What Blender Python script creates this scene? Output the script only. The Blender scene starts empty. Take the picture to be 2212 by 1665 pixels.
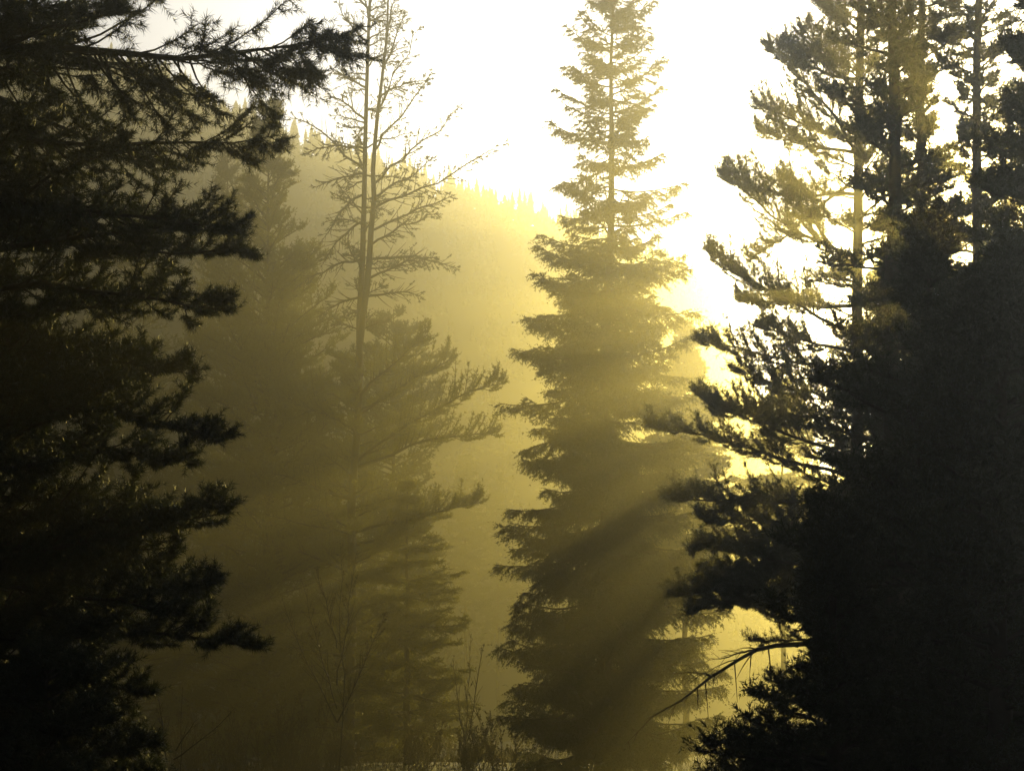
import bpy, math, random
import numpy as np

# ------------------------------------------------------------------ camera, sky, sun, exposure
S = bpy.context.scene
C = S.collection
FPX = 1106 / math.tan(math.radians(16))          # focal length in units of a 2212 px wide picture
CAMZ = 3.0
PITCH = math.atan((1500 - 832.5) / FPX)
cam = bpy.data.cameras.new('camera'); cam_o = bpy.data.objects.new('camera', cam); C.objects.link(cam_o)
cam.sensor_width = 36; cam.angle = math.radians(32); cam.clip_start = .1; cam.clip_end = 3000
cam_o.location = (0, 0, CAMZ); cam_o.rotation_euler = (math.pi / 2 + PITCH, 0, 0)
S.camera = cam_o

def P(px, py, d):
    """point at ground distance d seen at picture position (px, py) of 2212 x 1665"""
    a = (px - 1106) / FPX; b = (832.5 - py) / FPX
    y = math.cos(PITCH) - b * math.sin(PITCH); z = math.sin(PITCH) + b * math.cos(PITCH)
    return np.array([a * d / y, d, CAMZ + z * d / y])

sd = P(2190, 610, 1.0) - np.array([0, 0, CAMZ]); sd /= np.linalg.norm(sd)
SUN_EL = math.asin(sd[2]); SUN_AZ = math.atan2(sd[0], sd[1])
W = bpy.data.worlds.new('World'); S.world = W; W.use_nodes = True
nt = W.node_tree; nt.nodes.clear()
sky = nt.nodes.new('ShaderNodeTexSky'); sky.sky_type = 'NISHITA'; sky.sun_disc = False
sky.sun_elevation = SUN_EL; sky.sun_rotation = SUN_AZ
sky.dust_density = 10.0; sky.air_density = 0.1; sky.ozone_density = 3.0
bg = nt.nodes.new('ShaderNodeBackground'); bg.inputs['Strength'].default_value = 0.08
wo = nt.nodes.new('ShaderNodeOutputWorld')
nt.links.new(sky.outputs[0], bg.inputs['Color']); nt.links.new(bg.outputs[0], wo.inputs['Surface'])
sun = bpy.data.lights.new('sun', 'SUN'); sun.energy = 5.0; sun.angle = math.radians(.5); sun.color = (1.0, .76, .18)
sun_o = bpy.data.objects.new('sun', sun); C.objects.link(sun_o)
sun_o.rotation_euler = (math.pi / 2 - SUN_EL, 0, math.pi - SUN_AZ)
S.view_settings.view_transform = 'Standard'; S.view_settings.look = 'None'
S.view_settings.exposure = 0.64; S.view_settings.gamma = 1.0; S.view_settings.use_curve_mapping = False
cy = S.cycles
cy.max_bounces = 6; cy.diffuse_bounces = 2; cy.glossy_bounces = 2; cy.transmission_bounces = 3; cy.volume_bounces = 0
cy.use_denoising = True; cy.sample_clamp_indirect = 4; cy.use_adaptive_sampling = False
HAZE = 0.0046

# ------------------------------------------------------------------ helpers
def tag(o, label=None, cat=None, group=None, kind=None):
    if label: o['label'] = label
    if cat: o['category'] = cat
    if group: o['group'] = group
    if kind: o['kind'] = kind
    return o

def empty(name, loc):
    o = bpy.data.objects.new(name, None); C.objects.link(o); o.location = loc; o.empty_display_size = .3
    return o

def mesh_np(name, v, faces, mat, parent=None, smooth=False):
    """v (n,3); faces: list of (m,k) index arrays"""
    me = bpy.data.meshes.new(name)
    v = np.asarray(v, dtype=np.float32)
    if parent is not None: v = v - np.array(parent.location, dtype=np.float32)
    me.vertices.add(len(v)); me.vertices.foreach_set('co', v.ravel())
    idx = np.concatenate([f.ravel() for f in faces]).astype(np.int32)
    cnt = np.concatenate([np.full(len(f), f.shape[1], dtype=np.int32) for f in faces])
    st = np.concatenate([[0], np.cumsum(cnt)[:-1]]).astype(np.int32)
    me.loops.add(len(idx)); me.loops.foreach_set('vertex_index', idx)
    me.polygons.add(len(cnt)); me.polygons.foreach_set('loop_start', st)
    if smooth: me.polygons.foreach_set('use_smooth', np.ones(len(cnt), dtype=bool))
    me.update(calc_edges=True); me.materials.append(mat)
    o = bpy.data.objects.new(name, me); C.objects.link(o)
    if parent is not None: o.parent = parent
    return o

def nrm(a): return a / np.maximum(np.linalg.norm(a, axis=-1, keepdims=True), 1e-9)

def tubes(pts, rad, sides):
    """pts (M,K,3), rad (M,K) -> verts, quads"""
    M, K, _ = pts.shape
    tan = nrm(np.gradient(pts, axis=1))
    ref = np.where(np.abs(tan[..., 2:3]) > .9, np.array([1., 0, 0]), np.array([0, 0, 1.]))
    u = nrm(np.cross(tan, ref)); w = np.cross(tan, u)
    a = np.arange(sides) * 2 * math.pi / sides
    ring = pts[:, :, None] + rad[:, :, None, None] * (u[:, :, None] * np.cos(a)[:, None] + w[:, :, None] * np.sin(a)[:, None])
    v = ring.reshape(-1, 3)
    m, k, s = np.meshgrid(np.arange(M), np.arange(K - 1), np.arange(sides), indexing='ij')
    i = lambda kk, ss: ((m * K + kk) * sides + ss % sides).ravel()
    return v, np.stack([i(k, s), i(k, s + 1), i(k + 1, s + 1), i(k + 1, s)], 1)

UP = np.array([0, 0, 1.])

class Grow:
    """collects wood tubes and leafy shoots"""
    def __init__(s, seed): s.r = np.random.default_rng(seed); s.wood = []; s.sh = []
    def tube(s, pts, rad, sides=5): s.wood.append(tubes(np.asarray(pts, float), np.asarray(rad, float), sides))
    def shoots(s, b, d, l): s.sh.append((b.reshape(-1, 3), nrm(d.reshape(-1, 3)), l.reshape(-1)))
    def branch(s, p0, p1, bend=0., r0=.03, nsec=14, slen=.6, t0=.2, spread=.9, lift=.25, droop=0., nsh=4,
               shlen=.16, roll=.5, leaf=1., leaf0=.35, fine=.0035, wob=.03, taper=.7, dens=1.5):
        r = s.r; L = np.linalg.norm(p1 - p0)
        t = np.linspace(0, 1, 9)[:, None]
        c = (p0 + p1) / 2 + UP * bend * L
        ax = (1 - t) ** 2 * p0 + 2 * t * (1 - t) * c + t * t * p1
        ax[1:] += np.cumsum(r.normal(0, wob * L * .25, (8, 3)), 0) * np.array([1, 1, .8])
        s.tube(ax[None], (r0 * (1 - t[:, 0]) ** .8 + fine)[None], 5)
        nsec = int(nsec * dens)
        if nsec <= 0: return ax
        q = t0 + (1 - t0) * (np.arange(nsec) + r.random(nsec) * .8) / nsec; q = np.minimum(q, .985)
        f = q * 8; i = np.minimum(f.astype(int), 7); g = (f - i)[:, None]
        b = ax[i] * (1 - g) + ax[i + 1] * g; tn = nrm(ax[i + 1] - ax[i])
        side = nrm(np.cross(tn, UP)) * np.where(np.arange(nsec) % 2, 1, -1)[:, None]
        upv = np.cross(nrm(np.cross(tn, UP)), tn)
        ra = r.normal(0, roll, nsec)[:, None]
        lat = side * np.cos(ra) + upv * np.sin(ra)
        sp = spread * r.uniform(.75, 1.2, nsec)[:, None]
        d = nrm(tn * np.cos(sp) + lat * np.sin(sp) - UP * droop * r.uniform(.4, 1.3, (nsec, 1)))
        ln = slen * (1 - q) ** taper * r.uniform(.35, 1.3, nsec) + slen * .16
        k = np.linspace(0, 1, 4)[None, :, None]
        sp_ = b[:, None] + d[:, None] * k * ln[:, None, None] + UP * (lift * ln)[:, None, None] * k * k
        s.tube(sp_, (r0 * .32 * (1 - q * .6))[:, None] * (1 - k[..., 0]) ** .8 + fine, 3)
        # shoots along the outer part of every twig, and side shoots
        keep = r.random(nsec) < leaf
        b2, d2, l2, li = b[keep], d[keep], ln[keep], lift
        m = nsh
        tt = leaf0 + (1 - leaf0) * (np.arange(m) + .3 * r.random((len(b2), m))) / m
        pb = b2[:, None] + d2[:, None] * (tt * l2[:, None])[..., None] + UP * (li * l2[:, None] * tt * tt)[..., None]
        td = nrm(d2[:, None] + UP * (2 * li * tt)[..., None])
        s.shoots(pb, td, np.repeat((l2 * (1 - leaf0) / m * 1.05)[:, None], m, 1))
        for sg in (1, -1):
            sv = nrm(np.cross(td, UP + 0 * td)) * sg + r.normal(0, .45, td.shape)
            sdv = td * .75 + sv * .75 + UP * (lift * .9 - droop * .9)
            s.shoots(pb, sdv, r.uniform(.5, 1.3, (len(b2), m)) * shlen)
        if leaf > .5:
            qa = np.linspace(.62, .97, 8); fa = qa * 8; ia = np.minimum(fa.astype(int), 7); ga = (fa - ia)[:, None]
            s.shoots(ax[ia] * (1 - ga) + ax[ia + 1] * ga, ax[ia + 1] - ax[ia], np.full(8, L * .05))
        tipd = nrm(ax[-1] - ax[-2])[None]
        s.shoots(ax[-1:] - tipd * shlen * .5, tipd, np.array([shlen * 1.4]))
        return ax
    def woodmesh(s, name, mat, parent):
        if not s.wood: return None
        vs, fs, n = [], [], 0
        for v, f in s.wood: vs.append(v); fs.append(f + n); n += len(v)
        return mesh_np(name, np.concatenate(vs), [np.concatenate(fs)], mat, parent, True)
    def needlemesh(s, name, mat, parent, K, nl, nw, ang=.85, jit=.25):
        r = s.r
        b = np.concatenate([x[0] for x in s.sh]); d = np.concatenate([x[1] for x in s.sh]); l = np.concatenate([x[2] for x in s.sh])
        N = len(b)
        b = np.repeat(b, K, 0); d = np.repeat(d, K, 0); l = np.repeat(l, K)
        ref = np.where(np.abs(d[:, 2:3]) > .9, np.array([1., 0, 0]), UP)
        u = nrm(np.cross(d, ref)); w = np.cross(d, u)
        ph = r.uniform(0, 2 * math.pi, N * K)[:, None]; al = (ang + r.normal(0, jit, N * K))[:, None]
        nd = d * np.cos(al) + (u * np.cos(ph) + w * np.sin(ph)) * np.sin(al)
        p = b + d * (l * r.random(N * K))[:, None]
        sv = nrm(np.cross(nd, r.normal(0, 1, (N * K, 3)))) * nw * .5
        ll = (nl * r.uniform(.7, 1.2, N * K))[:, None]
        v = np.stack([p - sv, p + sv, p + nd * ll], 1).reshape(-1, 3)
        return mesh_np(name, v, [np.arange(N * K * 3).reshape(-1, 3)], mat, parent)

# ------------------------------------------------------------------ materials
def mat(name): m = bpy.data.materials.new(name); m.use_nodes = True; m.node_tree.nodes.clear(); return m, m.node_tree.nodes, m.node_tree.links

def foliage(name, c1, c2, trans=.4, rough=.5):
    m, n, l = mat(name)
    out = n.new('ShaderNodeOutputMaterial'); geo = n.new('ShaderNodeNewGeometry'); ramp = n.new('ShaderNodeMix'); ramp.data_type = 'RGBA'
    ramp.inputs['A'].default_value = (*c1, 1); ramp.inputs['B'].default_value = (*c2, 1)
    l.new(geo.outputs['Random Per Island'], ramp.inputs['Factor'])
    pb = n.new('ShaderNodeBsdfPrincipled'); pb.inputs['Roughness'].default_value = rough
    l.new(ramp.outputs['Result'], pb.inputs['Base Color'])
    tr = n.new('ShaderNodeBsdfTranslucent'); l.new(ramp.outputs['Result'], tr.inputs['Color'])
    mx = n.new('ShaderNodeMixShader'); mx.inputs[0].default_value = trans
    l.new(pb.outputs[0], mx.inputs[1]); l.new(tr.outputs[0], mx.inputs[2]); l.new(mx.outputs[0], out.inputs['Surface'])
    return m

def rough_mat(name, c1, c2, scale, bump=.3, rough=.9):
    m, n, l = mat(name)
    out = n.new('ShaderNodeOutputMaterial'); tc = n.new('ShaderNodeTexCoord'); no = n.new('ShaderNodeTexNoise')
    no.inputs['Scale'].default_value = scale; no.inputs['Detail'].default_value = 6
    l.new(tc.outputs['Object'], no.inputs['Vector'])
    mixn = n.new('ShaderNodeMix'); mixn.data_type = 'RGBA'; mixn.inputs['A'].default_value = (*c1, 1); mixn.inputs['B'].default_value = (*c2, 1)
    l.new(no.outputs['Fac'], mixn.inputs['Factor'])
    pb = n.new('ShaderNodeBsdfPrincipled'); pb.inputs['Roughness'].default_value = rough
    bu = n.new('ShaderNodeBump'); bu.inputs['Strength'].default_value = bump; l.new(no.outputs['Fac'], bu.inputs['Height'])
    l.new(mixn.outputs['Result'], pb.inputs['Base Color']); l.new(bu.outputs[0], pb.inputs['Normal']); l.new(pb.outputs[0], out.inputs['Surface'])
    return m

M_PINE = foliage('pine_needles', (.022, .034, .008), (.05, .06, .014), .2)
M_SPRUCE = foliage('spruce_needles', (.022, .034, .010), (.05, .06, .016))
M_SUNLIT = foliage('pale_needles', (.10, .10, .018), (.16, .15, .03), .65)  # brighter gold copy: sunlight through the needles put into their colour
M_LEAF = foliage('shrub_leaves', (.06, .05, .015), (.11, .09, .03), .4)
M_BARK = rough_mat('bark', (.03, .022, .014), (.09, .065, .04), 14)
M_TWIG = rough_mat('twig_bark', (.03, .024, .016), (.07, .055, .035), 20)
M_SOIL = rough_mat('forest_soil', (.018, .014, .008), (.045, .038, .018), .6)
M_HILL = rough_mat('hill_scrub', (.02, .025, .01), (.05, .05, .02), .3)
M_GRASS = foliage('grass_blades', (.03, .028, .01), (.07, .06, .02), .3)

# ------------------------------------------------------------------ ground and hill
rs = np.random.default_rng(3)
def hnoise(x, y):
    return (np.sin(x * .13 + 1.7) * np.cos(y * .11 + .4) * .35 + np.sin(x * .31 + y * .23) * .15 + np.sin(x * .05 - y * .07) * .4)
def gz(x, y): return hnoise(x, y) * np.clip((y - 14) / 20, 0, 1)
nx, ny = 150, 130
gx, gy = np.meshgrid(np.linspace(-185, 185, nx), np.linspace(-35, 246, ny), indexing='ij')
vg = np.stack([gx, gy, gz(gx, gy)], -1).reshape(-1, 3)
ii, jj = np.meshgrid(np.arange(nx - 1), np.arange(ny - 1), indexing='ij')
def grid_faces(ii, jj, n): a = (ii * n + jj).ravel(); return np.stack([a, a + n, a + n + 1, a + 1], 1)
tag(mesh_np('ground', vg, [grid_faces(ii, jj, ny)], M_SOIL, None, True), kind='structure')

RX = [-1500, -300, 0, 120, 250, 330, 430, 620, 750, 900, 1000, 1150, 1300, 1480, 1550, 1620, 1700, 1800, 2000, 2600, 3700]
RY = [40, 40, 56, 72, 105, 125, 178, 255, 292, 350, 380, 425, 470, 540, 640, 790, 900, 980, 1080, 1200, 1250]
def ridge(px, lower=55):
    d = np.interp(px, [-1500, 300, 1400, 3700], [180, 186, 205, 212])
    return P(px, np.interp(px, RX, RY) + lower, d)
cols = np.linspace(-1500, 3700, 240); rows = np.linspace(0, 1, 44)
hv = np.zeros((len(cols), len(rows), 3))
for i, px in enumerate(cols):
    rp = ridge(px); a = rp[0] / rp[1]
    for j, q in enumerate(rows):
        if q <= .75:
            k = q / .75; y = 125 + (rp[1] - 125) * k; z = -1.2 + (rp[2] + 1.2) * (k ** 1.35)
            z += hnoise(a * y * 1.7, y * 1.6) * 2.0 * math.sin(k * math.pi)
        else:
            k = (q - .75) / .25; y = rp[1] + 24 * k; z = rp[2] * (1 - k * k) - 1.2 * k
        hv[i, j] = (a * y if abs(a * y) < 180 else math.copysign(180, a), y, z)
ii, jj = np.meshgrid(np.arange(len(cols) - 1), np.arange(len(rows) - 1), indexing='ij')
tag(mesh_np('hill', hv.reshape(-1, 3), [grid_faces(ii, jj, len(rows))], M_HILL, None, True), kind='structure')

def small_fir(h, rad, seed, tiers=11, nb=9):
    r = np.random.default_rng(seed); v = []; f = []
    for k in range(tiers):
        z = h * (.1 + .9 * k / tiers); R = rad * (1 - k / tiers) ** .8 * r.uniform(.8, 1.15) + .05
        for b in range(nb):
            a = r.uniform(0, 6.283); R2 = R * r.uniform(.6, 1.15); w = R2 * .34 + .03
            cs, sn = math.cos(a), math.sin(a); n = len(v)
            v += [(-sn * w * .4, cs * w * .4, z + .10 * h), (cs * R2 * .6 - sn * w, sn * R2 * .6 + cs * w, z - .02 * h),
                  (cs * R2, sn * R2, z - r.uniform(-.01, .06) * h), (cs * R2 * .6 + sn * w, sn * R2 * .6 - cs * w, z - .02 * h), (sn * w * .4, -cs * w * .4, z + .1 * h)]
            f += [(n, n + 1, n + 3, n + 4), (n + 1, n + 2, n + 3, n + 3)]
    n = len(v); v += [(.05, 0, h * .85), (-.03, .05, h * .85), (-.03, -.05, h * .85), (0, 0, h * 1.06)]
    tri = [(n, n + 1, n + 3), (n + 1, n + 2, n + 3), (n + 2, n, n + 3)] + [(a, b, c) for a, b, c, d in f if c == d]
    return np.array(v), np.array([q for q in f if q[2] != q[3]]), np.array(tri)

firs = [small_fir(h, w, 50 + i) for i, (h, w) in enumerate([(4.0, 1.2), (4.8, 1.15), (3.2, 1.4), (4.2, 1.0)])]
# trees packed over the slope: a far wood that reads as one mass
vs, qs, ts, n = [], [], [], 0
for k in range(4200):
    px = rs.uniform(-900, 3000); q = 1 - rs.random() ** 1.5 * .85
    rp = ridge(px); a = rp[0] / rp[1]; y = 125 + (rp[1] - 125) * q; z = -1.2 + (rp[2] + 1.2) * (q ** 1.35) + hnoise(a * y * 1.7, y * 1.6) * 2 * math.sin(q * math.pi)
    if abs(a * y) > 178: continue
    v, fq, ft = firs[k % 4]; sc = rs.uniform(.5, .9); an = rs.uniform(0, 6.28)
    R = np.array([[math.cos(an), -math.sin(an), 0], [math.sin(an), math.cos(an), 0], [0, 0, 1]]) * sc
    vs.append(v @ R.T + np.array([a * y, y, z - .3])); qs.append(fq + n); ts.append(ft + n); n += len(v)
tag(mesh_np('hillside_wood', np.concatenate(vs), [np.concatenate(qs), np.concatenate(ts)], M_SPRUCE),
    'hazy mass of small conifers covering the slope of the hill', 'forest', kind='stuff')
# the tips along the crest stand out one by one
protos = []
for i, (v, fq, ft) in enumerate(firs):
    o = mesh_np('crest_fir', v, [fq, ft], M_SPRUCE); protos.append(o)
px = -60.; k = 0
while px < 1640:
    o = protos[k] if k < 4 else protos[k % 4].copy()
    if k >= 4: C.objects.link(o)
    p = ridge(px, 57); sc = rs.choice([.5, .6, .7, .85]) * rs.uniform(.85, 1.15)
    o.location = (p[0], p[1] + rs.uniform(-1, 1), p[2] - .3); o.scale = (sc, sc, sc); o.rotation_euler[2] = rs.uniform(0, 6.28)
    tag(o, 'tiny hazy fir tip in the row along the crest of the hill', 'tree', 'firs along the hill crest')
    px += rs.choice([4, 6, 9, 16]) * rs.uniform(.8, 1.3); k += 1

# ------------------------------------------------------------------ trees
def trunk_pts(pxs, d, r0, r1, n=14, seed=1):
    """pxs: [(px,py),...] from the base up"""
    a = np.array([P(x, y, d) for x, y in pxs]); s = np.concatenate([[0], np.cumsum(np.linalg.norm(np.diff(a, axis=0), axis=1))])
    t = np.linspace(0, s[-1], n); p = np.stack([np.interp(t, s, a[:, i]) for i in range(3)], 1)
    r = np.random.default_rng(seed); p[1:-1] += r.normal(0, r0 * .18, (n - 2, 3)) * np.array([1, 1, 0])
    return p, r0 + (r1 - r0) * (t / s[-1]) ** .9

def tree_root(name, px, d, label, cat='tree', group=None):
    b = P(px, 1500, d); b[2] = float(gz(b[0], b[1])) - .05
    return tag(empty(name, b), label, cat, group)

def on_trunk(p, z):
    return np.array([np.interp(z, p[:, 2], p[:, 0]), np.interp(z, p[:, 2], p[:, 1]), z])

def add_trunk(root, pxs, d, r0, r1, seed=1, name='trunk'):
    bx = pxs[0]; pts, rad = trunk_pts(pxs, d, r0, r1, seed=seed)
    b = np.array(root.location); pts = np.concatenate([[[pts[0, 0], pts[0, 1], b[2] - .1]], pts]) if pts[0, 2] > b[2] else pts
    rad = np.concatenate([[r0 * 1.35], rad]) if len(rad) < len(pts) else rad
    v, f = tubes(pts[None], rad[None], 10)
    mesh_np(name, v, [f], M_BARK, root, True)
    return pts

def crown(g, tp, d, prof, n, rise=.25, **kw):
    """boughs all round the trunk tp inside the outline prof: rows (py, left px, right px) measured from the trunk"""
    pr = np.array(prof, float); r = g.r; sc = d / FPX
    for k in range(n):
        py = pr[0, 0] + (pr[-1, 0] - pr[0, 0]) * (k + r.random()) / n
        f = (py - pr[0, 0]) / (pr[-1, 0] - pr[0, 0])
        z = P(1106, py, d)[2]
        th = r.uniform(0, 2 * math.pi) if 'th' not in kw else kw['th'](r)
        le, ri = np.interp(py, pr[:, 0], pr[:, 1]) * sc, np.interp(py, pr[:, 0], pr[:, 2]) * sc
        m = (math.cos(th) + 1) / 2; L = (le * (1 - m) + ri * m) * r.uniform(kw.get('var', .62), 1.06 + (.62 - kw.get('var', .62)) * .5)
        el = (rise * (1 - f) * 1.6 + rise * .2 * f) + r.normal(0, .12)
        zz = max(z - L * el * .6, tp[0, 2] + .2)
        p0 = on_trunk(tp, min(zz, tp[-1, 2] - .05)); p1 = p0 + np.array([math.cos(th) * L, math.sin(th) * L, L * el])
        k2 = {a: b for a, b in kw.items() if a not in ('th', 'secd', 'sl', 'var')}
        g.branch(p0, p1, r0=.012 + L * .011, nsec=max(5, int(L * kw.get('secd', 5))), slen=max(.25, L * kw.get('sl', .33)), **k2)

# --- the tall spruce in the middle
t = tree_root('spruce', 1312, 55, 'tall pointed spruce with drooping boughs, alone in the middle with clear sky beside its top')
tp = add_trunk(t, [(1306, 1640), (1308, 1000), (1316, 600), (1322, 250), (1328, -110)], 55, .30, .02, 5)
g = Grow(17); r = g.r
SY = [-70, 0, 60, 110, 200, 300, 400, 480, 560, 640, 780, 900, 1100, 1300, 1470, 1640]
SL = [34, 66, 84, 98, 116, 134, 145, 158, 170, 182, 196, 202, 214, 222, 230, 220]
py = -100.
while py < 1600:
    f = np.clip(py / 1500, 0, 1); z = P(1106, py, 55)[2]; nb = int(6 + 3 * f + r.integers(0, 2)); a0 = r.uniform(0, 6.28)
    for b in range(nb):
        th = a0 + b * 2 * math.pi / nb + r.normal(0, .25)
        L = np.interp(py, SY, SL) * 55 / FPX * r.uniform(.45, 1.16)
        zz = z + r.uniform(-.5, .5); el = .42 * (1 - f * 1.9) if f < .45 else -.12 * r.uniform(.2, 1.4)
        p0 = on_trunk(tp, min(zz, tp[-1, 2] - .1)); p1 = p0 + np.array([math.cos(th) * L, math.sin(th) * L, el * L + r.normal(0, .15 * L)])
        g.branch(p0, p1, bend=-.16, r0=.01 + L * .009, nsec=int(4 + L * (4.4 if f < .36 else 6.2)), slen=.22 + L * .24, t0=.12, spread=.8, lift=-.1, droop=.28 + .25 * f,
                 nsh=4, shlen=.26 + .1 * f, roll=.35, leaf=.95, leaf0=.2, fine=.006)
    py += 28 + 18 * r.random() if py < 560 else 18 + 10 * r.random()
g.woodmesh('limbs', M_TWIG, t); g.needlemesh('foliage', M_SPRUCE, t, 12, .075, .024, .75)

# --- left foreground pine
LD = 15.5
t = tree_root('foreground_pine', -150, LD, 'big dark foreground pine reaching its long boughs in from the left edge')
tp = add_trunk(t, [(-150, 2080), (-150, 800), (-155, -1500)], LD, .15, .025, 8)
def bough(root, p0, p1, seed, needle=(38, .07, .0075), name='bough', leafmat=None, **kw):
    g = Grow(seed); g.branch(p0, p1, **kw)
    o = g.woodmesh(name, M_TWIG, root)
    nmo = g.needlemesh('needles', leafmat or M_PINE, root, *needle); nmo.parent = o
    return o
B = [  # start, tip, depth of the tip, bend, keywords
 ((-150, 115), (690, 75), 19.2, -.07, dict(nsec=50, slen=1.15, droop=.95, lift=.35, roll=1.0, t0=.1, leaf0=.5, nsh=4, spread=1.0, r0=.05, taper=.4, shlen=.26, needle=(46, .085, .007))),
 ((-150, 80), (330, 0), 20.6, .03, dict(nsec=26, slen=.75, droop=.15)),
 ((-150, 330), (560, 270), 20.3, .02, dict(nsec=34, slen=.95, droop=.55, roll=.8)),
 ((-150, 420), (500, 455), 19.3, .03, dict(nsec=36, slen=.9, droop=.3, roll=.7)),
 ((-150, 480), (520, 545), 20.8, -.04, dict(nsec=30, slen=.6, droop=.15)),
 ((-150, 650), (495, 660), 19.6, .05, dict(nsec=32, slen=.75)),
 ((-150, 760), (410, 800), 20.6, .05, dict(nsec=28, slen=.6)),
 ((-150, 830), (455, 930), 19.3, .05, dict(nsec=30, slen=.8, t0=.38)),
 ((-150, 960), (380, 1030), 20.6, .03, dict(nsec=26, slen=.65, t0=.35)),
 ((-150, 1100), (478, 1110), 19.5, -.02, dict(nsec=34, slen=.85)),
 ((-150, 1160), (470, 1270), 20.0, -.06, dict(nsec=32, slen=.7)),
 ((-150, 1270), (420, 1320), 19.2, .02, dict(nsec=30, slen=.7)),
 ((-150, 1310), (565, 1405), 19.7, .03, dict(nsec=36, slen=.7, roll=.7)),
 ((-150, 1440), (300, 1500), 20.2, .03, dict(nsec=28, slen=.7)),
]
for i, (a, b, dd, bend, kw) in enumerate(B):
    k = dict(r0=.032, t0=.15, nsh=4, shlen=.13, lift=.35, spread=.95, wob=.05, leaf0=.3, fine=.0025, roll=.6); k.update(kw)
    bough(t, P(a[0], a[1], LD), P(b[0], b[1], dd * LD / 20), 100 + i, k.pop('needle', (44, .066, .0058)), bend=bend, **k)
g = Grow(21)
crown(g, tp, LD, [(-1480, 60, 60), (-800, 350, 330), (-200, 350, 330), (0, 300, 400), (150, 400, 560), (480, 420, 580), (800, 420, 500), (1100, 430, 560), (1400, 430, 520), (1750, 420, 420)],
      230, rise=.0, secd=9, sl=.27, nsh=4, shlen=.13, lift=.35, roll=.7, leaf0=.3, fine=.0025, wob=.05, t0=.15)
g.woodmesh('limbs', M_TWIG, t); g.needlemesh('foliage', M_PINE, t, 32, .066, .0072)

# --- young dark pine below it in the corner
t = tree_root('young_pine', 120, 13.5, 'bushy young dark pine filling the lower left corner under the big pine')
tp = add_trunk(t, [(120, 2180), (110, 1700), (100, 1440)], 13.5, .06, .012, 9)
g = Grow(22)
crown(g, tp, 13.5, [(1420, 60, 60), (1500, 140, 150), (1580, 200, 200), (1660, 240, 330), (1900, 300, 380)], 60, rise=.3, secd=11, sl=.33, nsh=4, shlen=.11, lift=.4, roll=.7, leaf0=.2, fine=.0025)
g.woodmesh('limbs', M_TWIG, t); g.needlemesh('foliage', M_PINE, t, 26, .055, .007)

# --- pale hazy pines of the middle distance, left
def mid_pine(name, label, px, top, d, prof, n, seed, mat_=None, K=11, nl=.09, nw=.03, base=1680, r0=.2, lean=0, **kw):
    t = tree_root(name, px, d, label)
    tp = add_trunk(t, [(px, base), (px + lean * .5, (base + top) / 2), (px + lean, top)], d, r0, .015, seed)
    k = dict(rise=.32, secd=4.4, sl=.34, nsh=4, shlen=.2, lift=.4, roll=.7, leaf0=.25, fine=.006, wob=.05); k.update(kw)
    g = Grow(seed); crown(g, tp, d, prof, n, **k)
    return t, tp, g, (K, nl, nw), mat_ or M_PINE
def finish(x, g2=None):
    t, tp, g, nd, m = x
    g.woodmesh('limbs', M_TWIG, t); g.needlemesh('foliage', m, t, *nd)

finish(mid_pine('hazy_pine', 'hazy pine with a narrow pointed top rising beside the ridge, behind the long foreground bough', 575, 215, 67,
    [(225, 18, 18), (300, 40, 45), (380, 62, 55), (450, 75, 90), (600, 150, 130), (800, 190, 170), (1000, 200, 190), (1250, 190, 180), (1640, 190, 180)], 300, 31, M_SUNLIT, lean=6, rise=.5, sl=.42, K=14, shlen=.3))
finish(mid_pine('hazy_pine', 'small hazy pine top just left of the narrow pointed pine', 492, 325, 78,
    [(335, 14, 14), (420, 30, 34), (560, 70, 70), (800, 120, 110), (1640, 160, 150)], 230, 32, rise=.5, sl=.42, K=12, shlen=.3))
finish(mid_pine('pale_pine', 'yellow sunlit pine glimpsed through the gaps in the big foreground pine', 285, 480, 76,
    [(490, 20, 20), (560, 70, 80), (700, 120, 130), (900, 150, 150), (1300, 160, 170), (1640, 170, 170)], 190, 33, M_SUNLIT, K=13, shlen=.28))
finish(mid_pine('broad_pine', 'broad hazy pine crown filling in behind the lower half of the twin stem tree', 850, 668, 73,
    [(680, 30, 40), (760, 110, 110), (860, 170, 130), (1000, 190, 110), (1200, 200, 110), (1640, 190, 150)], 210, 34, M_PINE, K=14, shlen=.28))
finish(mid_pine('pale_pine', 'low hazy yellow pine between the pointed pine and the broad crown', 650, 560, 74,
    [(570, 20, 20), (650, 80, 60), (800, 120, 120), (1000, 130, 130), (1640, 150, 150)], 170, 35, M_SUNLIT, K=13, shlen=.28))

# --- the twin stem tree: bare above, leafy boughs below
t = tree_root('twin_stem_pine', 765, 64, 'tall nearly bare twin stemmed pine with thin curling twigs against the sky')
tp = add_trunk(t, [(755, 1640), (762, 1100), (775, 750), (788, 350), (793, 150), (802, -60)], 64, .21, .05, 41)
p2, r2 = trunk_pts([(777, 740), (797, 570), (808, 430), (806, 330), (826, 170), (836, 40), (844, -50)], 63.8, .14, .03, seed=42)
v, f = tubes(p2[None], r2[None], 8); mesh_np('second_stem', v, [f], M_BARK, t, True)
g = Grow(43); r = g.r
def bare(a, b, bend, dd=0, n=16, leaf=.5, sl=.8, **kw):
    k = dict(r0=.045, nsec=n, slen=sl, t0=.15, spread=.85, lift=.15, droop=.25, nsh=2, shlen=.12, roll=1.1, leaf=leaf, leaf0=.6, fine=.007, wob=.09); k.update(kw)
    g.branch(P(a[0], a[1], 64), P(b[0], b[1], 64 + dd), bend=bend, **k)
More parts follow.
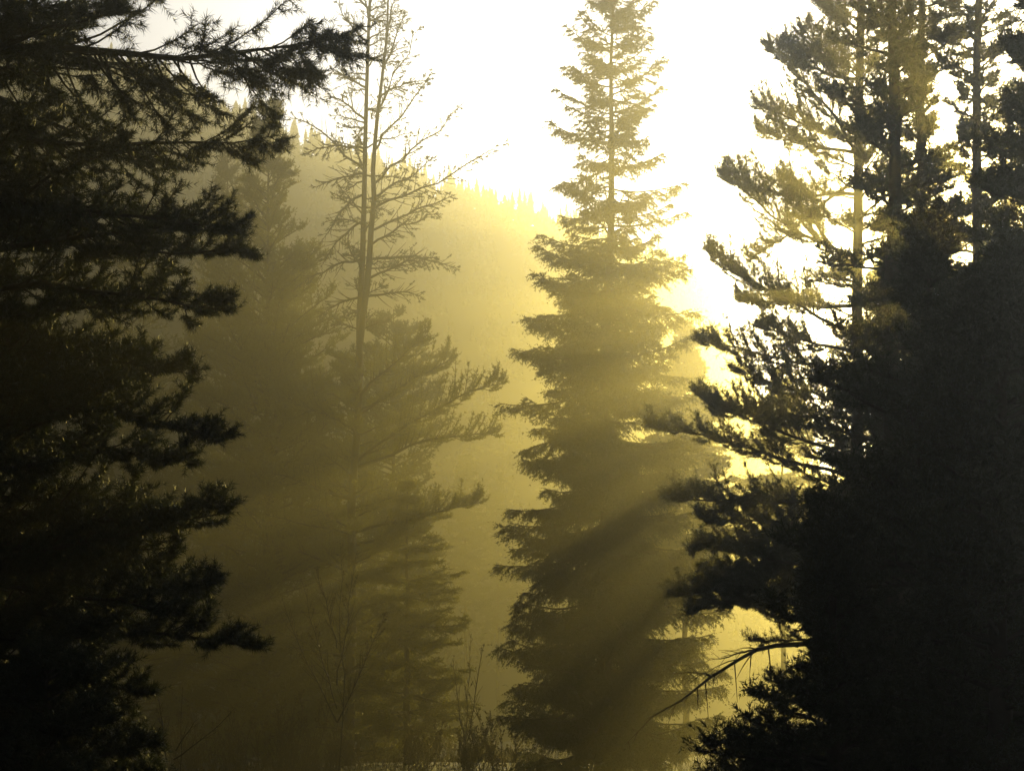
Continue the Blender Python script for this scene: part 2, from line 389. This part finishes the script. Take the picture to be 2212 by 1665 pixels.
for a, b, bend, n, leaf in [((788, 370), (640, 240), .05, 14, .25), ((788, 375), (690, 400), .16, 14, .2), ((785, 420), (680, 520), .2, 14, .2), ((788, 320), (660, 315), .18, 16, .35),
        ((790, 260), (700, 215), .12, 12, .4), ((792, 190), (715, 150), .08, 12, .4), ((796, 100), (720, 10), .05, 12, .35), ((798, 60), (760, -50), 0, 8, .4),
        ((806, 330), (925, 130), -.03, 16, .7), ((805, 400), (1010, 215), -.08, 20, .8), ((808, 450), (1090, 330), -.08, 24, .75), ((800, 500), (985, 400), .12, 18, .6),
        ((815, 250), (905, 60), -.06, 14, .8), ((828, 150), (900, 20), -.05, 12, .7), ((815, 210), (925, 185), .05, 14, .8), ((800, 430), (930, 345), .05, 16, .6),
        ((802, 560), (975, 590), .16, 20, .45), ((800, 600), (950, 545), .1, 18, .5), ((795, 640), (910, 640), .15, 14, .3), ((780, 560), (650, 610), .12, 16, .2),
        ((780, 480), (690, 575), .2, 14, .15), ((782, 640), (690, 680), .15, 14, .2), ((800, 530), (960, 470), .1, 18, .5), ((836, 60), (870, -40), 0, 8, .6), ((797, 20), (740, -60), 0, 8, .4)]:
    bare(a, b, bend, r.uniform(-1.6, 1.6), int(n * 1.7), leaf)
for k in range(46):                                   # limbs towards and away from the camera
    py = r.uniform(20, 720); th = r.uniform(0, 6.28); L = r.uniform(.8, 2.2); p0 = on_trunk(tp, P(1106, py, 64)[2])
    g.branch(p0, p0 + np.array([math.cos(th) * L, math.sin(th) * L, L * r.uniform(-.1, .4)]), bend=.08, r0=.03, nsec=14, slen=.6, nsh=2, shlen=.12, roll=1.1, leaf=.45, leaf0=.6, fine=.007, wob=.09, droop=.25)
g.woodmesh('limbs', M_TWIG, t); g.needlemesh('twig_tufts', M_PINE, t, 9, .06, .026)
g = Grow(44); r = g.r
for a, b, bend, n in [((768, 1000), (1082, 815), .1, 34), ((768, 1010), (1062, 945), .14, 26), ((765, 1150), (1045, 1085), .06, 30), ((770, 900), (960, 780), .05, 24), ((768, 930), (600, 850), .05, 22),
        ((764, 1080), (560, 1010), .05, 22), ((762, 1240), (590, 1180), .05, 20), ((770, 860), (920, 720), .0, 22), ((762, 1180), (930, 1150), .05, 24)]:
    g.branch(P(a[0], a[1], 64), P(b[0], b[1], 64 + r.uniform(-2.5, .5)), bend=bend, r0=.06, nsec=n, slen=1.1, t0=.22, lift=.5, dens=1.8, nsh=5, shlen=.22, roll=.8, leaf0=.3, fine=.007, wob=.05, taper=.4)
crown(g, tp, 64, [(760, 60, 50), (900, 150, 130), (1050, 190, 150), (1300, 180, 120), (1640, 190, 130)], 80, rise=.3, secd=4.4, sl=.38, nsh=4, shlen=.22, lift=.45, roll=.8, leaf0=.25, fine=.006, wob=.06, var=.4)
g.woodmesh('lower_limbs', M_TWIG, t); g.needlemesh('foliage', M_SUNLIT, t, 12, .09, .028)

# --- low spruce right of the twin stem, far fir in the gap
def low_spruce(name, label, px, top, d, prof, seed, step=26, m=M_SPRUCE, K=9, droop=.2, gap=(0, 0), **kw):
    t = tree_root(name, px, d, label); tp = add_trunk(t, [(px, 1700), (px, (1700 + top) / 2), (px, top)], d, .16, .015, seed)
    g = Grow(seed); pr = np.array(prof, float); py = pr[0, 0]; r = g.r
    while py < pr[-1, 0]:
        if gap[0] < py < gap[1]: py = gap[1]            # tier left out on purpose to let a sun shaft through
        nb = 8; a0 = r.uniform(0, 6.28)
        for b in range(nb):
            th = a0 + b * 6.283 / nb + r.normal(0, .3); m_ = (math.cos(th) + 1) / 2
            L = (np.interp(py, pr[:, 0], pr[:, 1]) * (1 - m_) + np.interp(py, pr[:, 0], pr[:, 2]) * m_) * d / FPX * r.uniform(.6, 1.12)
            p0 = on_trunk(tp, min(P(1106, py + r.uniform(-8, 8), d)[2], tp[-1, 2] - .05)); p1 = p0 + np.array([math.cos(th) * L, math.sin(th) * L, r.normal(.05, .12) * L])
            g.branch(p0, p1, bend=-.08, r0=.01 + L * .009, nsec=int(5 + L * 4.4), slen=.2 + L * .28, t0=.12, lift=.1, droop=droop, nsh=4, shlen=.2, roll=.4, leaf0=.2, fine=.005)
        py += step * r.uniform(.8, 1.2)
    g.woodmesh('limbs', M_TWIG, t); g.needlemesh('foliage', m, t, K, .08, .03, .75)
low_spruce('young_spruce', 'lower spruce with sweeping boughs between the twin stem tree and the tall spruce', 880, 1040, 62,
    [(1048, 6, 6), (1110, 35, 40), (1230, 80, 100), (1330, 110, 140), (1440, 130, 140), (1600, 140, 130)], 51, step=34, m=M_SUNLIT, K=7)
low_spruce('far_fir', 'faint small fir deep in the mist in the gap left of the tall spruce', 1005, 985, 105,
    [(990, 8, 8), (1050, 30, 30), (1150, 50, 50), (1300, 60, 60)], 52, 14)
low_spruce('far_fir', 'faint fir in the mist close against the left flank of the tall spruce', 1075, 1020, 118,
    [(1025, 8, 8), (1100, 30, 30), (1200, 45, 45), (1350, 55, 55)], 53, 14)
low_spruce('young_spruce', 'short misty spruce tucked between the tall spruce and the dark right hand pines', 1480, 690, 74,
    [(700, 10, 12), (780, 50, 40), (900, 90, 80), (1050, 120, 110), (1200, 130, 120), (1340, 100, 100)], 54, 20, M_SUNLIT, K=12)
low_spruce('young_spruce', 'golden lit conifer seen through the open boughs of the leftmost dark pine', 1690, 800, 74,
    [(806, 12, 12), (870, 50, 50), (960, 100, 100), (1060, 120, 120), (1130, 110, 110)], 55, 20, M_SUNLIT, K=12, gap=(975, 1035))  # crown cut off high and gapped to shape the light shafts

# --- right hand group
t = tree_root('dark_pine', 1855, 39, 'leftmost dark pine of the right hand stand, open boughs curving up against bright sky')
tp = add_trunk(t, [(1840, 1700), (1845, 900), (1850, 500), (1862, 100), (1872, -820)], 39, .17, .05, 61)
RB = [((1855, 100), (1765, -30), -.05, 20), ((1855, 170), (1660, 95), -.12, 26), ((1853, 300), (1622, 235), -.1, 28), ((1853, 330), (1690, 100), -.1, 24), ((1850, 420), (1555, 372), -.14, 32), ((1850, 330), (1640, 290), -.05, 26),
      ((1850, 560), (1550, 395), -.1, 32), ((1848, 585), (1680, 390), -.08, 24), ((1848, 720), (1515, 540), -.04, 39), ((1846, 660), (1600, 640), .0, 28), ((1845, 800), (1520, 740), -.06, 36),
      ((1845, 760), (1640, 700), .05, 26), ((1842, 990), (1480, 850), -.03, 36), ((1842, 905), (1540, 880), .02, 30), ((1842, 880), (1580, 810), .0, 28), ((1840, 1030), (1400, 905), .02, 34),
      ((1840, 1060), (1430, 1065), -.1, 34), ((1840, 1130), (1530, 1110), -.04, 30), ((1838, 1240), (1555, 1160), -.05, 30), ((1838, 1290), (1440, 1290), .06, 36),
      ((1838, 1230), (1500, 1225), .04, 30), ((1855, 200), (1740, 60), -.1, 22), ((1848, 390), (1640, 560), .02, 24)]
RB += [((1838, 1150), (1490, 1180), .03, 34), ((1838, 1240), (1520, 1265), .05, 34), ((1838, 1290), (1500, 1320), .1, 34), ((1838, 1200), (1600, 1200), .0, 28), ((1838, 1330), (1560, 1300), .08, 30)]
for i, (a, b, bend, n) in enumerate(RB):
    low = b[1] > 1100
    bough(t, P(a[0], a[1], 39), P(b[0], b[1], 39 + random.Random(i).uniform(-1.4, 1.0)), 200 + i, (26, .09, .0135), bend=bend, nsec=n, slen=.75 if low else .85, dens=1.6 if low else 1.6, t0=.25, lift=.55, spread=.85, droop=0,
          nsh=4, shlen=.24, roll=.75, leaf0=.25, fine=.005, r0=.045, wob=.05, taper=.5)
g = Grow(62)
crown(g, tp, 39, [(-800, 40, 40), (-500, 110, 120), (0, 90, 120), (300, 120, 150), (600, 130, 170), (900, 160, 180), (1300, 200, 190), (1650, 220, 200)], 170, rise=.4, secd=5, sl=.36, nsh=4, shlen=.26, lift=.5, roll=.75, leaf0=.25, fine=.005, wob=.05)
g.woodmesh('limbs', M_TWIG, t); g.needlemesh('foliage', M_PINE, t, 20, .09, .0145)
# the bare arching limb low on the left
gb = Grow(63)
ax = gb.branch(P(1800, 1360, 38.4), P(1290, 1650, 37.5), bend=.2, r0=.06, nsec=13, slen=.9, t0=.3, spread=1.1, lift=-.3, droop=.6, nsh=2, shlen=.12, roll=1.2, leaf=.1, leaf0=.7, fine=.005, wob=.1)
for q, u in ((3, .9), (5, -.5)):
    gb.branch(ax[q], ax[q] + np.array([-.9, .5 * u, -.25 * u]), bend=.1, r0=.022, nsec=8, slen=.5, t0=.2, spread=.9, lift=-.2, nsh=2, roll=1.2, leaf=.1, fine=.004, wob=.1)
bl = gb.woodmesh('bare_limb', M_TWIG, t); bl['label'] = 'bare arching limb'

finish(mid_pine('dark_pine', 'dark pine with a dense top, second from the left in the right hand stand', 1930, -900, 29,
    [(-880, 30, 30), (-500, 120, 120), (-100, 120, 130), (60, 130, 140), (250, 130, 150), (500, 150, 160), (900, 180, 170), (1300, 190, 190), (1700, 200, 200)], 190, 64, var=.4, K=17, nl=0.080, nw=0.0202, secd=5.5, base=1720, shlen=.26))
finish(mid_pine('dark_pine', 'slim dark pine behind the two leftmost of the right hand stand', 1990, -650, 34,
    [(-640, 30, 30), (-300, 90, 90), (0, 70, 90), (150, 80, 90), (400, 100, 100), (700, 140, 120), (1100, 160, 150), (1650, 180, 180)], 210, 65, var=.45, shlen=.25, K=15, nl=0.080, nw=0.0200, base=1700))
finish(mid_pine('open_pine', 'thin open pine letting the sky through near the right edge', 2112, -750, 35,
    [(-740, 20, 20), (-300, 110, 110), (0, 90, 85), (200, 100, 90), (420, 100, 90), (640, 120, 110), (1000, 150, 140), (1600, 160, 150)], 260, 66, var=.45, shlen=.24, K=14, nl=.085, nw=.022, base=1700, leaf=.7))
finish(mid_pine('dark_pine', 'dense black pine cut by the right edge of the view', 2262, -1000, 23,
    [(-990, 20, 20), (-500, 150, 150), (-200, 110, 110), (0, 90, 90), (150, 130, 100), (350, 150, 130), (600, 190, 150), (900, 230, 200), (1300, 260, 220), (1750, 260, 260)], 330, 67, shlen=.26, K=18, nl=0.073, nw=0.0175, secd=6.5, base=1760))
finish(mid_pine('bushy_pine', 'broad black pine filling the lower right, shorter than the trees behind it', 2010, 480, 19,
    [(490, 5, 5), (560, 40, 45), (640, 90, 110), (740, 150, 160), (900, 230, 200), (1200, 300, 240), (1500, 370, 270), (1800, 390, 280)], 125, 68, var=.22, K=16, nl=0.070, nw=0.0165, secd=7.5, base=1800, r0=.16))
finish(mid_pine('bushy_pine', 'low black young pine at the bottom right, its boughs fanning left into the light', 1800, 1080, 17.5,
    [(1090, 20, 20), (1200, 70, 80), (1350, 60, 140), (1480, 100, 200), (1560, 250, 230), (1660, 300, 240), (1900, 320, 280)], 95, 69, var=.25, K=15, nl=0.065, nw=0.0132, secd=7.5, base=1840, r0=.1))
finish(mid_pine('bushy_pine', 'black bushy pine in the lower right corner', 2160, 560, 16,
    [(570, 20, 20), (700, 120, 110), (900, 190, 160), (1200, 240, 200), (1600, 270, 220), (1900, 280, 240)], 170, 70, K=16, nl=0.068, nw=0.0159, secd=7.5, base=1850, r0=.13))

for q, (px, top, d, lab) in enumerate([(1905, 575, 60, 'dense dark pine filling in behind the leftmost trunks of the right hand stand'),
        (2050, 585, 66, 'dense dark pine behind the broad black pine, under the thin open pine'), (2225, 120, 63, 'dense dark pine behind the black pine at the right edge'),
        (2420, 100, 58, 'dark pine standing just outside the right edge of the view')]):
    finish(mid_pine('backing_pine', lab, px, top, d, [(top + 8, 6, 6), (top + 60, 45, 45), (top + 150, 130, 120), (900, 150, 150), (1200, 160, 160), (1650, 170, 170)], 170, 90 + q, K=14, nl=.1, nw=.035, secd=5.5, base=1680, shlen=.3))  # added behind the stand to keep the sun off the near air
# ------------------------------------------------------------------ bare shrubs and undergrowth
def bare_shrub(name, label, d, stems, seed, leaf=.15, sl=.7, n=18, r0=.02, cat='shrub', fine=.004, K=4, nl=.05, nw=.03):
    b0 = stems[0][0]; t = tree_root(name, b0[0], d, label, cat); g = Grow(seed)
    for i, (a, b, bend) in enumerate(stems):
        p0 = P(a[0], a[1], d); p0[2] = min(p0[2], float(t.location[2]) + .02) if a[1] > 1640 else p0[2]
        g.branch(p0, P(b[0], b[1], d + g.r.uniform(-.6, .6)), bend=bend, r0=r0, nsec=n, slen=sl, t0=.2, spread=.6, lift=.25, nsh=2, shlen=.05, roll=1.3, leaf=leaf, leaf0=.5, fine=fine, wob=.04)
    g.woodmesh('stems', M_TWIG, t)
    if leaf > 0: g.needlemesh('leaves', M_LEAF, t, K, nl, nw, 1.0)
bare_shrub('bare_sapling', 'thin bare sapling with fine upright twigs in front of the twin stem tree', 44,
    [((728, 1760), (718, 1185), 0), ((728, 1530), (640, 1240), -.06), ((728, 1480), (780, 1190), -.05), ((728, 1560), (600, 1300), -.08), ((728, 1560), (830, 1330), -.06), ((728, 1400), (680, 1225), -.05)], 81, leaf=.25, n=16, sl=.55, r0=.014)
bare_shrub('bare_twigs', 'few bare twigs fanning up at the foot of the young dark pine', 22,
    [((375, 2000), (410, 1470), .03), ((375, 1640), (500, 1525), -.05), ((360, 1640), (345, 1510), .05), ((380, 1620), (425, 1550), .0)], 82, leaf=0, n=5, sl=.22, r0=.008, fine=.002)
bare_shrub('bare_shrub', 'slender bare shrub with dry leaves at the left foot of the tall spruce', 54,
    [((1010, 1720), (1018, 1370), 0), ((1010, 1600), (1045, 1390), 0), ((1005, 1600), (985, 1420), 0)], 83, leaf=.3, n=12, sl=.5, r0=.016)
desc = ['in shade below the big foreground pine', 'left of the bare sapling', 'behind the foot of the bare sapling', 'right of the bare sapling', 'under the lower spruce', 'between the lower spruce and the tall spruce',
        'at the left foot of the tall spruce', 'in front of the tall spruce trunk', 'at the right foot of the tall spruce', 'under the bare arching limb']
extra = [(800, 68, 'behind the lower trunk of the twin stem tree'), (900, 71, 'behind the foot of the lower spruce'), (985, 67, 'behind the slender bare shrub'), (1075, 72, 'deep behind the left foot of the tall spruce'), (700, 72, 'deep in the mist behind the bare sapling')]
for i, (px, d, dsc) in enumerate(extra):
    rr = np.random.default_rng(400 + i)
    st = [((px + rr.uniform(-20, 20), 1900), (px + rr.uniform(-90, 90), 1580 + rr.uniform(0, 60)), rr.uniform(-.1, .1)) for _ in range(20)]
    bare_shrub('bush', 'low twiggy dry bush ' + dsc, d, st, 420 + i, leaf=.9, n=24, sl=1.0, r0=.014, cat='bush', K=8, nl=.07, nw=.045)
for i, dsc in enumerate(desc):
    px = 330 + i * 128; d = 49 + (i * 37 % 9); rr = np.random.default_rng(300 + i); top = [1540, 1520, 1500, 1530, 1560, 1540, 1530, 1580, 1600, 1620][i]
    st = [((px + rr.uniform(-20, 20), 1900), (px + rr.uniform(-120, 120), top + rr.uniform(0, 90)), rr.uniform(-.1, .1)) for _ in range(16)]
    bare_shrub('bush', 'low twiggy dry bush ' + dsc, d, st, 310 + i, leaf=.6, n=26, sl=.8, r0=.012, cat='bush', K=6, nl=.045, nw=.03)
# grass tufts: one object
N = 26000
x = rs.uniform(-32, 32, N); y = rs.uniform(30, 100, N); h = rs.uniform(.15, .6, N); a = rs.uniform(0, 6.28, N)
z = gz(x, y); w = .012
v = np.stack([np.stack([x - np.cos(a) * w, y - np.sin(a) * w, z - .03], 1), np.stack([x + np.cos(a) * w, y + np.sin(a) * w, z - .03], 1),
              np.stack([x + rs.normal(0, .12, N), y + rs.normal(0, .12, N), z + h], 1)], 1).reshape(-1, 3)
tag(mesh_np('grass', v, [np.arange(N * 3).reshape(-1, 3)], M_GRASS), 'dry grass growing on the forest floor', 'grass', kind='stuff')

# ------------------------------------------------------------------ haze
m, n, l = mat('haze_air')
out = n.new('ShaderNodeOutputMaterial'); pv = n.new('ShaderNodeVolumePrincipled')
pv.inputs['Color'].default_value = (1.0, .95, .64, 1); pv.inputs['Density'].default_value = HAZE; pv.inputs['Anisotropy'].default_value = .9
l.new(pv.outputs[0], out.inputs['Volume'])
ztop = max(float(hv[..., 2].max()) + 5, 40)
x0, x1, y0, y1, z0, z1 = -192, 192, -42, 252, -5, ztop
bv = np.array([(x0, y0, z0), (x1, y0, z0), (x1, y1, z0), (x0, y1, z0), (x0, y0, z1), (x1, y0, z1), (x1, y1, z1), (x0, y1, z1)], float)
bf = np.array([(0, 3, 2, 1), (4, 5, 6, 7), (0, 1, 5, 4), (1, 2, 6, 5), (2, 3, 7, 6), (3, 0, 4, 7)])
tag(mesh_np('haze', bv, [bf], m), 'golden mist hanging between the trees and the hill', 'haze', kind='stuff')
for o in C.objects:
    if o.parent is None and o.type != 'CAMERA':
        k = o.name.split('.')[0]
        grp = {'dark_pine': 'dark pines of the right hand stand', 'backing_pine': 'dark pines added behind the right hand stand to block the sun', 'bushy_pine': 'bushy black pines low on the right',
               'hazy_pine': 'hazy pines of the middle distance', 'pale_pine': 'yellow hazy pines of the middle distance', 'bush': 'low dry bushes on the forest floor', 'young_spruce': 'young spruces', 'far_fir': 'faint firs deep in the mist'}.get(k)
        if grp: o['group'] = grp
print('TRIS', sum(len(o.data.polygons) for o in C.objects if o.type == 'MESH'), 'ztop', ztop, 'sun', math.degrees(SUN_EL), math.degrees(SUN_AZ))
